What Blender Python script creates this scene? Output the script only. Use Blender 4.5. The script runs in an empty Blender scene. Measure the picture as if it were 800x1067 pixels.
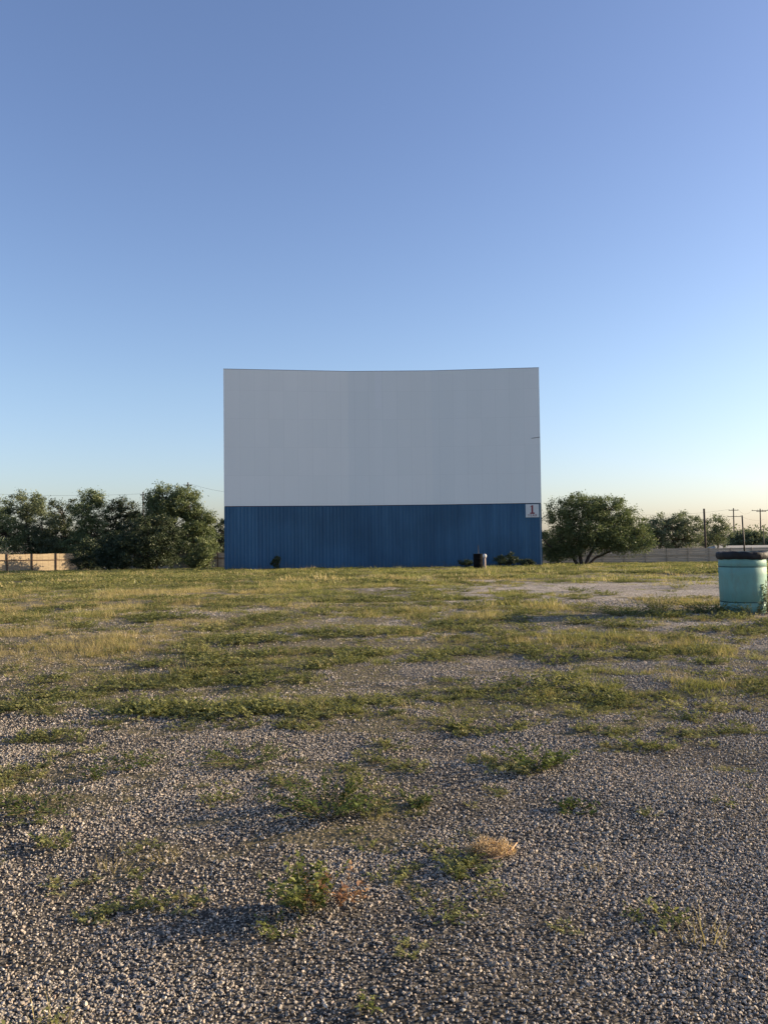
import bpy, bmesh, math, random
import numpy as np
from mathutils import Vector, Matrix

rng = np.random.default_rng(7)
random.seed(7)
R = math.radians
scene = bpy.context.scene
COL = scene.collection

# ------------------------------------------------------------------ noise / terrain
def _hash(ix, iy, seed):
    h = (ix.astype(np.int64) * 374761393 + iy.astype(np.int64) * 668265263 + seed * 982451653) & 0xFFFFFFFF
    h = ((h ^ (h >> 13)) * 1274126177) & 0xFFFFFFFF
    h = h ^ (h >> 16)
    return (h & 0xFFFF) / 65535.0

def vnoise(x, y, seed=0):
    x = np.asarray(x, float); y = np.asarray(y, float)
    ix = np.floor(x); iy = np.floor(y)
    fx = x - ix; fy = y - iy
    fx = fx * fx * (3 - 2 * fx); fy = fy * fy * (3 - 2 * fy)
    a = _hash(ix, iy, seed); b = _hash(ix + 1, iy, seed)
    c = _hash(ix, iy + 1, seed); d = _hash(ix + 1, iy + 1, seed)
    return (a * (1 - fx) + b * fx) * (1 - fy) + (c * (1 - fx) + d * fx) * fy

def fbm(x, y, seed=0, octv=4):
    s = 0; a = 1.0; t = 0
    for o in range(octv):
        s = s + a * vnoise(x * 2 ** o + 17.3 * o, y * 2 ** o - 9.1 * o, seed + o)
        t += a; a *= 0.55
    return s / t

PY = [-60, 0, 4, 8, 11, 14, 17, 22, 30, 40, 58, 70, 85, 100, 200, 3000]
PZ = [-.1, 0, .02, .16, .30, .385, .37, .28, .13, -.06, -.47, -.70, -1.05, -1.25, -1.6, -2.0]
_yy = np.linspace(-60, 120, 1801)
_zz = np.interp(_yy, PY, PZ)
_k = np.hanning(41); _k /= _k.sum()
_zs = np.convolve(np.pad(_zz, 20, mode='edge'), _k, mode='valid')

def zf(x, y):
    x = np.asarray(x, float); y = np.asarray(y, float)
    z = np.where(y < 118, np.interp(y, _yy, _zs), np.interp(y, PY, PZ))
    und = (fbm(x / 1.7, y / 1.2, 3, 3) - .5) * .10 + (fbm(x / .42, y / .42, 5, 2) - .5) * .022
    und = und + (fbm(x / 9, y / 5, 8, 2) - .5) * .16 * np.clip((y - 5) / 12, 0, 1)
    fade = 1 - np.clip((y - 30) / 40, 0, .7)
    return z + und * fade

def zf1(x, y):
    return float(zf(np.array([x]), np.array([y]))[0])

# ------------------------------------------------------------------ camera
F_PX = 860.0; PITCH = R(2.02); ROLL = R(0.70)
cam_d = bpy.data.cameras.new("camera")
cam_d.sensor_fit = 'VERTICAL'; cam_d.sensor_height = 24.0
cam_d.lens = F_PX * 24.0 / 1067.0
cam_d.clip_start = .05; cam_d.clip_end = 6000
cam = bpy.data.objects.new("camera", cam_d); COL.objects.link(cam)
CAMZ = 1.6
CAM_R = Matrix.Rotation(R(90) + PITCH, 4, 'X') @ Matrix.Rotation(-ROLL, 4, 'Z')
cam.matrix_world = Matrix.Translation((0, 0, CAMZ)) @ CAM_R
scene.camera = cam

def ray(px, py):
    d = Vector(((px - 400) / F_PX, -(py - 533.5) / F_PX, -1.0))
    d = CAM_R.to_3x3() @ d
    return d / d.y

def at(px, py, Y):
    """World point at depth Y seen at photo pixel px, py."""
    d = ray(px, py)
    return Vector((d.x * Y, Y, CAMZ + d.z * Y))

def on_ground(px, py):
    d = ray(px, py)
    ys = np.concatenate([np.arange(1.5, 30, .02), np.arange(30, 110, .1)])
    g = zf(d.x * ys, ys)
    hit = np.nonzero(CAMZ + d.z * ys <= g)[0]
    Y = ys[hit[0]] if len(hit) else 80.0
    return Vector((d.x * Y, Y, zf1(d.x * Y, Y)))

# ------------------------------------------------------------------ object helpers
def tag(o, label=None, cat=None, group=None, kind=None):
    if label: o['label'] = label
    if cat: o['category'] = cat
    if group: o['group'] = group
    if kind: o['kind'] = kind
    return o

def empty(name, loc, rz=0):
    o = bpy.data.objects.new(name, None); COL.objects.link(o)
    o.location = loc; o.rotation_euler = (0, 0, rz); o.empty_display_size = .2
    return o

def mesh_obj(name, V, F, mat, parent=None, smooth=False, loc=None, link=True):
    me = bpy.data.meshes.new(name)
    me.from_pydata([tuple(v) for v in V], [], F)
    me.update()
    if smooth:
        me.polygons.foreach_set('use_smooth', [True] * len(me.polygons))
    if mat: me.materials.append(mat)
    o = bpy.data.objects.new(name, me)
    if link: COL.objects.link(o)
    if parent: o.parent = parent
    if loc is not None: o.location = loc
    return o

def mesh_np(name, V, F, mat, parent=None, attrs=None, smooth=False, link=True):
    """V (n,3), F (m,k) all faces of k corners."""
    V = np.asarray(V, np.float32); F = np.asarray(F, np.int32)
    m, k = F.shape
    me = bpy.data.meshes.new(name)
    me.vertices.add(len(V)); me.vertices.foreach_set('co', V.ravel())
    me.loops.add(m * k); me.loops.foreach_set('vertex_index', F.ravel())
    me.polygons.add(m); me.polygons.foreach_set('loop_start', np.arange(m, dtype=np.int32) * k)
    me.polygons.foreach_set('loop_total', np.full(m, k, np.int32))
    if smooth: me.polygons.foreach_set('use_smooth', np.ones(m, bool))
    for nm, val in (attrs or {}).items():
        a = me.attributes.new(nm, 'FLOAT', 'POINT'); a.data.foreach_set('value', np.asarray(val, np.float32))
    me.update(calc_edges=True); me.validate()
    if mat: me.materials.append(mat)
    o = bpy.data.objects.new(name, me)
    if link: COL.objects.link(o)
    if parent: o.parent = parent
    return o

class MB:
    """Collects simple solids into one mesh."""
    def __init__(s): s.V = []; s.F = []
    def box(s, x0, x1, y0, y1, z0, z1):
        n = len(s.V)
        s.V += [(x0, y0, z0), (x1, y0, z0), (x1, y1, z0), (x0, y1, z0), (x0, y0, z1), (x1, y0, z1), (x1, y1, z1), (x0, y1, z1)]
        s.F += [tuple(n + i for i in f) for f in ((3, 2, 1, 0), (4, 5, 6, 7), (0, 1, 5, 4), (1, 2, 6, 5), (2, 3, 7, 6), (3, 0, 4, 7))]
        return s
    def beam(s, p, q, w, h):
        p = Vector(p); q = Vector(q); d = (q - p).normalized()
        up = Vector((0, 0, 1)) if abs(d.z) < .95 else Vector((0, 1, 0))
        a = d.cross(up).normalized() * w / 2; b = a.cross(d).normalized() * h / 2
        n = len(s.V)
        for c in (p, q):
            s.V += [tuple(c - a - b), tuple(c + a - b), tuple(c + a + b), tuple(c - a + b)]
        s.F += [tuple(n + i for i in f) for f in ((3, 2, 1, 0), (4, 5, 6, 7), (0, 1, 5, 4), (1, 2, 6, 5), (2, 3, 7, 6), (3, 0, 4, 7))]
        return s
    def tube(s, pts, radii, k=8, cap=True):
        pts = [Vector(p) for p in pts]
        n0 = len(s.V); prev = None
        for i, p in enumerate(pts):
            d = (pts[min(i + 1, len(pts) - 1)] - pts[max(i - 1, 0)]).normalized()
            up = prev if prev is not None else (Vector((1, 0, 0)) if abs(d.x) < .9 else Vector((0, 1, 0)))
            a = (up - d * up.dot(d)).normalized(); prev = a; b = d.cross(a)
            for j in range(k):
                t = 2 * math.pi * j / k
                s.V.append(tuple(p + (a * math.cos(t) + b * math.sin(t)) * radii[i]))
        for i in range(len(pts) - 1):
            for j in range(k):
                q = n0 + i * k
                s.F.append((q + j, q + (j + 1) % k, q + k + (j + 1) % k, q + k + j))
        if cap:
            s.F.append(tuple(n0 + j for j in reversed(range(k))))
            q = n0 + (len(pts) - 1) * k
            s.F.append(tuple(q + j for j in range(k)))
        return s
    def lathe(s, prof, k=48, wob=None):
        n0 = len(s.V)
        for i, (r, z) in enumerate(prof):
            for j in range(k):
                t = 2 * math.pi * j / k
                rr, zz = (r, z) if wob is None else wob(i, t, r, z)
                s.V.append((rr * math.cos(t), rr * math.sin(t), zz))
        for i in range(len(prof) - 1):
            for j in range(k):
                q = n0 + i * k
                s.F.append((q + j, q + (j + 1) % k, q + k + (j + 1) % k, q + k + j))
        return s
    def build(s, name, mat, parent=None, smooth=False, loc=None):
        return mesh_obj(name, s.V, s.F, mat, parent, smooth, loc)

# ------------------------------------------------------------------ materials
def newmat(name):
    m = bpy.data.materials.new(name); m.use_nodes = True
    nt = m.node_tree; nt.nodes.clear()
    out = nt.nodes.new('ShaderNodeOutputMaterial')
    return m, nt, out

def N(nt, t, **kw):
    n = nt.nodes.new(t)
    for k, v in kw.items():
        if k.startswith('i_'):
            n.inputs[k[2:].replace('_', ' ')].default_value = v
        else:
            setattr(n, k, v)
    return n

def ramp(nt, fac, stops, interp='LINEAR'):
    r = nt.nodes.new('ShaderNodeValToRGB'); r.color_ramp.interpolation = interp
    el = r.color_ramp.elements
    while len(el) < len(stops): el.new(.5)
    for e, (p, c) in zip(el, stops):
        e.position = p; e.color = (*c, 1) if len(c) == 3 else c
    nt.links.new(fac, r.inputs[0]); return r

def mixc(nt, fac, a, b, mode='MIX'):
    m = nt.nodes.new('ShaderNodeMix'); m.data_type = 'RGBA'; m.blend_type = mode
    def put(sock, v):
        if hasattr(v, 'is_output') or hasattr(v, 'links'): nt.links.new(v, sock)
        elif isinstance(v, (int, float)): sock.default_value = v
        else: sock.default_value = (*v, 1)
    put(m.inputs[0], fac); put(m.inputs[6], a); put(m.inputs[7], b)
    return m.outputs[2]

def mth(nt, op, a, b=0.5, clamp=False):
    m = nt.nodes.new('ShaderNodeMath'); m.operation = op; m.use_clamp = clamp
    for i, v in enumerate((a, b)):
        if isinstance(v, (int, float)): m.inputs[i].default_value = v
        else: nt.links.new(v, m.inputs[i])
    return m.outputs[0]

def painted(name, col, rough=.6, var=.15, scale=(3, 3, 3), dirt=None, dirt_amt=.3, bump=.0, bscale=30, metallic=0, spec=.3):
    m, nt, out = newmat(name); L = nt.links.new
    b = N(nt, 'ShaderNodeBsdfPrincipled'); L(b.outputs[0], out.inputs[0])
    b.inputs['Roughness'].default_value = rough; b.inputs['Metallic'].default_value = metallic
    b.inputs['Specular IOR Level'].default_value = spec
    tc = N(nt, 'ShaderNodeTexCoord'); mp = N(nt, 'ShaderNodeMapping'); mp.inputs['Scale'].default_value = scale
    L(tc.outputs['Object'], mp.inputs[0])
    n = N(nt, 'ShaderNodeTexNoise', i_Scale=1.0, i_Detail=6.0, i_Roughness=.6); L(mp.outputs[0], n.inputs['Vector'])
    lo = tuple(c * (1 - var) for c in col); hi = tuple(min(1, c * (1 + var)) for c in col)
    c = ramp(nt, n.outputs[0], [(.3, lo), (.7, hi)]).outputs[0]
    if dirt:
        n2 = N(nt, 'ShaderNodeTexNoise', i_Scale=2.3, i_Detail=8.0, i_Roughness=.7); L(mp.outputs[0], n2.inputs['Vector'])
        f = ramp(nt, n2.outputs[0], [(.5, (0, 0, 0)), (.75, (dirt_amt,) * 3)]).outputs[0]
        c = mixc(nt, f, c, dirt)
    L(c, b.inputs['Base Color'])
    if bump:
        n3 = N(nt, 'ShaderNodeTexNoise', i_Scale=float(bscale), i_Detail=4.0); L(tc.outputs['Object'], n3.inputs['Vector'])
        bp = N(nt, 'ShaderNodeBump', i_Strength=bump, i_Distance=.02); L(n3.outputs[0], bp.inputs['Height']); L(bp.outputs[0], b.inputs['Normal'])
    return m

def leafmat(name, cols, transl=.35, attr='rnd', obj_rand=True, sat=1.0):
    """Leaves or blades: diffuse + translucent; colour varies per leaf (attribute) and per plant."""
    m, nt, out = newmat(name); L = nt.links.new
    a = N(nt, 'ShaderNodeAttribute', attribute_name=attr)
    fac = a.outputs['Fac']
    if obj_rand:
        oi = N(nt, 'ShaderNodeObjectInfo')
        fac = mth(nt, 'ADD', mth(nt, 'MULTIPLY', fac, .55), mth(nt, 'MULTIPLY', oi.outputs['Random'], .45))
    k = len(cols)
    c = ramp(nt, fac, [(i / (k - 1), cc) for i, cc in enumerate(cols)]).outputs[0]
    d = N(nt, 'ShaderNodeBsdfDiffuse'); t = N(nt, 'ShaderNodeBsdfTranslucent'); g = N(nt, 'ShaderNodeBsdfGlossy', i_Roughness=.45)
    L(c, d.inputs[0]); L(mixc(nt, .5, c, (.95, 1.0, .55), 'MULTIPLY'), t.inputs[0])
    g.inputs[0].default_value = (.8, .8, .8, 1)
    ms = N(nt, 'ShaderNodeMixShader'); ms.inputs[0].default_value = transl
    L(d.outputs[0], ms.inputs[1]); L(t.outputs[0], ms.inputs[2])
    m2 = N(nt, 'ShaderNodeMixShader'); m2.inputs[0].default_value = .025
    L(ms.outputs[0], m2.inputs[1]); L(g.outputs[0], m2.inputs[2]); L(m2.outputs[0], out.inputs[0])
    return m

M = {}
M['bark'] = painted('bark', (.075, .058, .045), .9, .35, (6, 6, 2), bump=.6, bscale=25)
M['leaf_olive'] = leafmat('leaf_olive', [(.072, .10, .046), (.13, .165, .072), (.20, .225, .10)], .32, obj_rand=False)
M['leaf_grey'] = leafmat('leaf_grey', [(.085, .110, .062), (.145, .172, .095), (.21, .235, .125)], .32, obj_rand=False)
M['leaf_dark'] = leafmat('leaf_dark', [(.024, .036, .020), (.045, .062, .032), (.075, .094, .045)], .2, obj_rand=False)
M['grass_green'] = leafmat('grass_green', [(.105, .125, .036), (.195, .21, .062), (.31, .295, .095), (.45, .385, .17)], .45)
M['grass_dry'] = leafmat('grass_dry', [(.27, .22, .09), (.43, .345, .15), (.58, .47, .24)], .4)
M['weed_leaf'] = leafmat('weed_leaf', [(.05, .075, .020), (.10, .135, .035), (.18, .21, .06)], .4)
M['weed_cover'] = leafmat('weed_cover', [(.08, .10, .036), (.17, .185, .066), (.29, .285, .11), (.43, .37, .19)], .4)
M['weed_pale'] = leafmat('weed_pale', [(.09, .115, .030), (.18, .20, .055), (.32, .33, .12)], .4, obj_rand=False)
M['weed_rust'] = leafmat('weed_rust', [(.20, .10, .055), (.34, .19, .10), (.45, .30, .16)], .4, obj_rand=False)
M['weed_stem'] = painted('weed_stem', (.14, .12, .05), .8, .3, (20, 20, 20))
M['straw_twig'] = leafmat('straw_twig', [(.36, .24, .13), (.54, .38, .22), (.66, .51, .33)], .4, obj_rand=False)
M['dry_stalk'] = painted('dry_stalk', (.50, .32, .19), .8, .2, (30, 30, 30))

# stones: every stone its own grey, tan or pinkish tone
def stone_mat():
    m, nt, out = newmat('gravel_stone'); L = nt.links.new
    b = N(nt, 'ShaderNodeBsdfPrincipled', i_Roughness=.85); b.inputs['Specular IOR Level'].default_value = .25
    L(b.outputs[0], out.inputs[0])
    oi = N(nt, 'ShaderNodeObjectInfo')
    c = ramp(nt, oi.outputs['Random'], [(0, (.14, .128, .112)), (.16, (.26, .235, .20)), (.34, (.39, .34, .28)), (.50, (.48, .42, .345)),
                                        (.66, (.29, .275, .25)), (.82, (.60, .545, .46)), (.92, (.43, .33, .25)), (1, (.66, .62, .55))]).outputs[0]
    tc = N(nt, 'ShaderNodeTexCoord')
    n = N(nt, 'ShaderNodeTexNoise', i_Scale=2.2, i_Detail=5.0); L(tc.outputs['Object'], n.inputs['Vector'])
    f = ramp(nt, n.outputs[0], [(.3, (.62, .60, .58)), (.7, (1.15, 1.13, 1.1))]).outputs[0]
    L(mixc(nt, 1.0, c, f, 'MULTIPLY'), b.inputs['Base Color'])
    return m
M['stone'] = stone_mat()

def ground_mat():
    m, nt, out = newmat('gravel_lot'); L = nt.links.new
    b = N(nt, 'ShaderNodeBsdfPrincipled', i_Roughness=.95); b.inputs['Specular IOR Level'].default_value = .1
    L(b.outputs[0], out.inputs[0])
    tc = N(nt, 'ShaderNodeTexCoord'); P = tc.outputs['Object']
    v = N(nt, 'ShaderNodeTexVoronoi', i_Scale=42.0); L(P, v.inputs['Vector'])
    sep = N(nt, 'ShaderNodeSeparateColor'); L(v.outputs['Color'], sep.inputs[0])
    grav = ramp(nt, sep.outputs[0], [(0, (.10, .09, .078)), (.3, (.25, .225, .19)), (.6, (.37, .335, .28)), (.85, (.48, .43, .365)), (1, (.64, .59, .51))]).outputs[0]
    n = N(nt, 'ShaderNodeTexNoise', i_Scale=.55, i_Detail=7.0, i_Roughness=.62); L(P, n.inputs['Vector'])
    dust = ramp(nt, n.outputs[0], [(.35, (.80, .77, .74)), (.65, (1.12, 1.09, 1.05))]).outputs[0]
    grav = mixc(nt, 1.0, grav, dust, 'MULTIPLY')
    # thatch and soil under the grass (attribute: how much grows here)
    n2 = N(nt, 'ShaderNodeTexNoise', i_Scale=9.0, i_Detail=8.0, i_Roughness=.75); L(P, n2.inputs['Vector'])
    soil = ramp(nt, n2.outputs[0], [(.3, (.065, .055, .036)), (.5, (.135, .115, .068)), (.7, (.22, .185, .11))]).outputs[0]
    cov = N(nt, 'ShaderNodeAttribute', attribute_name='cover')
    n3 = N(nt, 'ShaderNodeTexNoise', i_Scale=14.0, i_Detail=6.0, i_Roughness=.7); L(P, n3.inputs['Vector'])
    f = mth(nt, 'ADD', cov.outputs['Fac'], mth(nt, 'MULTIPLY', mth(nt, 'SUBTRACT', n3.outputs[0], .5), 1.1))
    f = ramp(nt, f, [(.22, (0, 0, 0)), (.62, (.80, .80, .80))]).outputs[0]
    fin = N(nt, 'ShaderNodeAttribute', attribute_name='shaded_fines')
    n4 = N(nt, 'ShaderNodeTexNoise', i_Scale=120.0, i_Detail=4.0); L(P, n4.inputs['Vector'])
    shaded_fines = ramp(nt, n4.outputs[0], [(.35, (.20, .195, .185)), (.65, (.42, .41, .39))]).outputs[0]
    v2 = N(nt, 'ShaderNodeTexVoronoi', i_Scale=95.0); L(P, v2.inputs['Vector'])
    s2 = N(nt, 'ShaderNodeSeparateColor'); L(v2.outputs['Color'], s2.inputs[0])
    g2 = ramp(nt, s2.outputs[0], [(0, (.06, .055, .046)), (.5, (.27, .24, .20)), (1, (.52, .47, .40))]).outputs[0]
    shaded_fines = mixc(nt, 1.0, g2, shaded_fines, 'MULTIPLY')  # fine grit, its colour darkened for the shade in gaps between stones
    grav = mixc(nt, fin.outputs['Fac'], grav, shaded_fines)
    L(mixc(nt, f, grav, soil), b.inputs['Base Color'])
    h = mth(nt, 'SUBTRACT', 1.0, v.outputs['Distance'])
    bp = N(nt, 'ShaderNodeBump', i_Strength=.9, i_Distance=.012); L(h, bp.inputs['Height'])
    bp2 = N(nt, 'ShaderNodeBump', i_Strength=.6, i_Distance=.03); L(n3.outputs[0], bp2.inputs['Height']); L(bp.outputs[0], bp2.inputs['Normal'])
    L(bp2.outputs[0], b.inputs['Normal'])
    return m
M['ground'] = ground_mat()

def screen_mat():
    m, nt, out = newmat('screen_white'); L = nt.links.new
    b = N(nt, 'ShaderNodeBsdfPrincipled', i_Roughness=.75); b.inputs['Specular IOR Level'].default_value = .2
    L(b.outputs[0], out.inputs[0])
    tc = N(nt, 'ShaderNodeTexCoord'); P = tc.outputs['Object']
    sx = N(nt, 'ShaderNodeSeparateXYZ'); L(P, sx.inputs[0])
    # sheets 1.2 x 2.4 m, each repainted slightly differently
    cx = mth(nt, 'FLOOR', mth(nt, 'DIVIDE', sx.outputs[0], 1.22)); cz = mth(nt, 'FLOOR', mth(nt, 'DIVIDE', sx.outputs[2], 2.44))
    cb = N(nt, 'ShaderNodeCombineXYZ'); L(cx, cb.inputs[0]); L(cz, cb.inputs[2])
    wn = N(nt, 'ShaderNodeTexWhiteNoise', noise_dimensions='3D'); L(cb.outputs[0], wn.inputs['Vector'])
    tone = ramp(nt, wn.outputs['Value'], [(0, (.79, .805, .765)), (1, (.81, .82, .78))]).outputs[0]
    mp = N(nt, 'ShaderNodeMapping'); mp.inputs['Scale'].default_value = (.5, .5, .06); L(P, mp.inputs[0])
    n = N(nt, 'ShaderNodeTexNoise', i_Scale=1.0, i_Detail=7.0, i_Roughness=.6); L(mp.outputs[0], n.inputs['Vector'])
    st = ramp(nt, n.outputs[0], [(.35, (.985, .985, .985)), (.65, (1.01, 1.01, 1.01))]).outputs[0]
    c = mixc(nt, 1.0, tone, st, 'MULTIPLY')
    fx = mth(nt, 'FRACT', mth(nt, 'DIVIDE', sx.outputs[0], 1.22)); fz = mth(nt, 'FRACT', mth(nt, 'DIVIDE', sx.outputs[2], 2.44))
    seam = mth(nt, 'MAXIMUM', mth(nt, 'LESS_THAN', fx, .014), mth(nt, 'LESS_THAN', fz, .006))
    c = mixc(nt, mth(nt, 'MULTIPLY', seam, .22), c, (.35, .35, .34))
    # one paler run of fresh paint near the top middle
    pale = mth(nt, 'MULTIPLY', mth(nt, 'LESS_THAN', mth(nt, 'ABSOLUTE', mth(nt, 'SUBTRACT', sx.outputs[0], -.36)), .28), mth(nt, 'GREATER_THAN', sx.outputs[2], 13.2))
    c = mixc(nt, mth(nt, 'MULTIPLY', pale, .35), c, (.84, .84, .83))
    L(c, b.inputs['Base Color'])
    return m
M['screen'] = screen_mat()

def blue_mat():
    m, nt, out = newmat('blue_siding'); L = nt.links.new
    b = N(nt, 'ShaderNodeBsdfPrincipled', i_Roughness=.55); b.inputs['Specular IOR Level'].default_value = .25
    L(b.outputs[0], out.inputs[0])
    tc = N(nt, 'ShaderNodeTexCoord'); P = tc.outputs['Object']
    mp = N(nt, 'ShaderNodeMapping'); mp.inputs['Scale'].default_value = (2.2, .5, .10); L(P, mp.inputs[0])
    n = N(nt, 'ShaderNodeTexNoise', i_Scale=1.0, i_Detail=8.0, i_Roughness=.65); L(mp.outputs[0], n.inputs['Vector'])
    c = ramp(nt, n.outputs[0], [(.3, (.036, .096, .170)), (.5, (.043, .115, .198)), (.72, (.054, .137, .228))]).outputs[0]
    n2 = N(nt, 'ShaderNodeTexNoise', i_Scale=.22, i_Detail=4.0); L(P, n2.inputs['Vector'])
    c = mixc(nt, 1.0, c, ramp(nt, n2.outputs[0], [(.35, (.85, .85, .85)), (.65, (1.12, 1.12, 1.12))]).outputs[0], 'MULTIPLY')
    sx = N(nt, 'ShaderNodeSeparateXYZ'); L(P, sx.inputs[0])
    sh_ = mth(nt, 'FLOOR', mth(nt, 'DIVIDE', sx.outputs[0], .90))
    wn = N(nt, 'ShaderNodeTexWhiteNoise', noise_dimensions='1D'); L(sh_, wn.inputs['W'])
    c = mixc(nt, 1.0, c, ramp(nt, wn.outputs['Value'], [(0, (.93, .935, .95)), (1, (1.07, 1.06, 1.05))]).outputs[0], 'MULTIPLY')
    n5 = N(nt, 'ShaderNodeTexNoise', i_Scale=3.0, i_Detail=6.0); L(P, n5.inputs['Vector'])
    spl = mth(nt, 'SUBTRACT', mth(nt, 'MULTIPLY', n5.outputs[0], 1.6), mth(nt, 'ADD', sx.outputs[2], 1.0))
    c = mixc(nt, ramp(nt, spl, [(.1, (0, 0, 0)), (.8, (.6, .6, .6))]).outputs[0], c, (.12, .11, .09))
    L(c, b.inputs['Base Color'])
    return m
M['blue'] = blue_mat()
M['trim_dark'] = painted('trim_dark', (.03, .045, .075), .6)
M['steel'] = painted('steel', (.22, .22, .22), .6, .2)
M['sign_white'] = painted('sign_white', (.62, .64, .62), .6, .06)
M['sign_red'] = painted('sign_red', (.22, .045, .055), .6, .1)
M['sign_black'] = painted('sign_black', (.05, .05, .08), .6, .1)
M['fence_tan'] = painted('fence_tan', (.34, .27, .175), .85, .22, (1.2, 1.2, 6), dirt=(.16, .12, .08), dirt_amt=.4)
M['fence_rail'] = painted('fence_rail', (.075, .045, .032), .85, .2)
M['fence_grey'] = painted('fence_grey', (.42, .35, .26), .85, .22, (.5, .5, 7), dirt=(.15, .125, .09), dirt_amt=.5)
M['pole_wood'] = painted('pole_wood', (.065, .052, .042), .9, .3, (8, 8, 1.2))
M['pole_black'] = painted('pole_black', (.018, .016, .015), .55, .2)
M['wire'] = painted('wire', (.09, .085, .08), .6)
M['ceramic'] = painted('ceramic', (.30, .28, .26), .3)
M['shed_pale'] = painted('shed_pale', (.40, .40, .40), .5, .12)
M['shed_roof'] = painted('shed_roof', (.42, .39, .32), .7, .1)
M['drum'] = painted('drum_green', (.165, .325, .28), .6, .10, (3, 3, 1.2), dirt=(.17, .20, .15), dirt_amt=.6, bump=.05, bscale=9, spec=.3)
M['drum_dark'] = painted('drum_groove_shade', (.03, .08, .07), .6)  # darker drum colour standing in for the shade in the grooves
M['bag'] = painted('black_bag', (.020, .020, .022), .62, .3, (8, 8, 8), bump=.5, bscale=16, spec=.22)
M['barrel_black'] = painted('barrel_black', (.010, .009, .009), .9, .3, spec=.05)
M['post_pale'] = painted('post_pale', (.42, .32, .26), .7, .2)
M['cap_white'] = painted('cap_white', (.6, .56, .52), .5, .1)

# ------------------------------------------------------------------ ground cover amounts
def px_row(y):
    """approximate depression used only to shape the bands of growth with distance"""
    return y

CY = [0, 2.6, 3.4, 4.3, 5.2, 6.3, 7.2, 8.0, 9.5, 12, 14.5, 16, 19, 23, 28, 40, 60, 95, 140, 3000]
CL = [.02, .02, .06, .18, .29, .38, .66, .88, .82, .90, .84, .95, .84, .86, .88, .88, .90, .94, .97, .97]
CRt = [.01, .01, .02, .04, .07, .14, .58, .70, .56, .60, .50, .42, .10, .26, .66, .76, .84, .90, .97, .97]

def cover(x, y):
    x = np.asarray(x, float); y = np.asarray(y, float)
    u = x / np.maximum(y, 1.0)                       # left .. right across the lot
    wr = np.clip((u + .10) / .30, 0, 1)
    yj = y + (fbm(x / 2.2, y / 1.5, 51, 2) - .5) * .22 * np.clip(y, 2, 12)
    c = np.interp(yj, CY, CL) * (1 - wr) + np.interp(yj, CY, CRt) * wr
    n = .36 * fbm(x / 1.5, y / .7, 21, 3) + .64 * fbm(x / .32, y / .22, 31, 3)
    n = np.clip((n - .5) * 2.9 + .5, 0, 1)
    far = np.clip((y - 16) / 20, 0, 1)
    n2 = np.clip((fbm(x / 7.0, y / 4.2, 41, 3) - .5) * 2.4 + .5, 0, 1)
    n = n * (1 - .75 * far) + n2 * .75 * far
    return np.clip((c - n) / .34 + .5, 0, 1)

def dryness(x, y):
    x = np.asarray(x, float); y = np.asarray(y, float)
    d = .6 * fbm(x / 6.5, y / 2.2, 61, 3) + .4 * fbm(x / 1.1, y / .6, 65, 3)
    d = np.clip((d - .5) * 3.6 + .42, 0, 1)
    u = x / np.maximum(y, 1)
    band = np.exp(-((y - 16.5) / 1.3) ** 2) * np.clip((-u - .12) * 8, 0, 1) + .9 * np.exp(-((y - 21) / 1.5) ** 2) * np.exp(-((u + .23) / .09) ** 2) \
         + .7 * np.exp(-((y - 12.6) / 1.3) ** 2) * np.clip((-u - .12) * 6, 0, 1) + .6 * np.exp(-((y - 10.5) / .9) ** 2) * np.exp(-((u + .40) / .14) ** 2) + .35 * np.exp(-((y - 30) / 3) ** 2)
    return np.clip(d * .8 * (1 - .45 * np.clip((y - 16) / 12, 0, 1)) + band, 0, 1)

# ------------------------------------------------------------------ ground sheet
def axis(segs):
    out = []
    for a, b, st in segs: out += list(np.arange(a, b, st))
    return np.array(out)
gx = np.concatenate([-np.geomspace(14, 900, 40)[::-1], axis([(-13.6, -5, .4), (-5, 5, .1), (5, 14, .4)]), np.geomspace(14, 900, 40)])
gy = np.concatenate([axis([(-60, -8, 6), (-8, 1.5, .5), (1.5, 10, .09), (10, 22, .2), (22, 60, .7), (60, 130, 2)]), np.geomspace(130, 3000, 30)])
GX, GY = np.meshgrid(gx, gy)
GZ = zf(GX, GY)
nx, ny = len(gx), len(gy)
idx = np.arange(nx * ny).reshape(ny, nx)
F = np.stack([idx[:-1, :-1], idx[:-1, 1:], idx[1:, 1:], idx[1:, :-1]], -1).reshape(-1, 4)
ground = mesh_np('ground', np.stack([GX, GY, GZ], -1).reshape(-1, 3), F, M['ground'],
                 attrs={'cover': cover(GX, GY).ravel(), 'shaded_fines': (1 - np.clip((GY - 7) / 6, 0, 1)).ravel()}, smooth=True)
tag(ground, 'open gravel lot with patchy grass in front of the screen', 'ground', kind='structure')

# ------------------------------------------------------------------ prototypes (in a collection of their own) and scattering
def proto_collection(name): return bpy.data.collections.new(name)

def stone_proto(i, col):
    r = np.random.default_rng(100 + i)
    bm = bmesh.new(); bmesh.ops.create_icosphere(bm, subdivisions=2 if i < 4 else 1, radius=1.0)
    V = np.array([v.co[:] for v in bm.verts])
    for _ in range(9):                                  # flat broken faces
        d = r.normal(size=3); d /= np.linalg.norm(d)
        h = r.uniform(.32, .75); s = V @ d
        V = V - np.outer(np.maximum(s - h, 0), d)
    V *= r.uniform([.85, .65, .6], [1.15, 1.0, .95])
    V += r.normal(size=V.shape) * .03
    for v, c in zip(bm.verts, V): v.co = c
    me = bpy.data.meshes.new('stone'); bm.to_mesh(me); bm.free()
    me.materials.append(M['stone'])
    col.objects.link(bpy.data.objects.new('stone_%d' % i, me))

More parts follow.
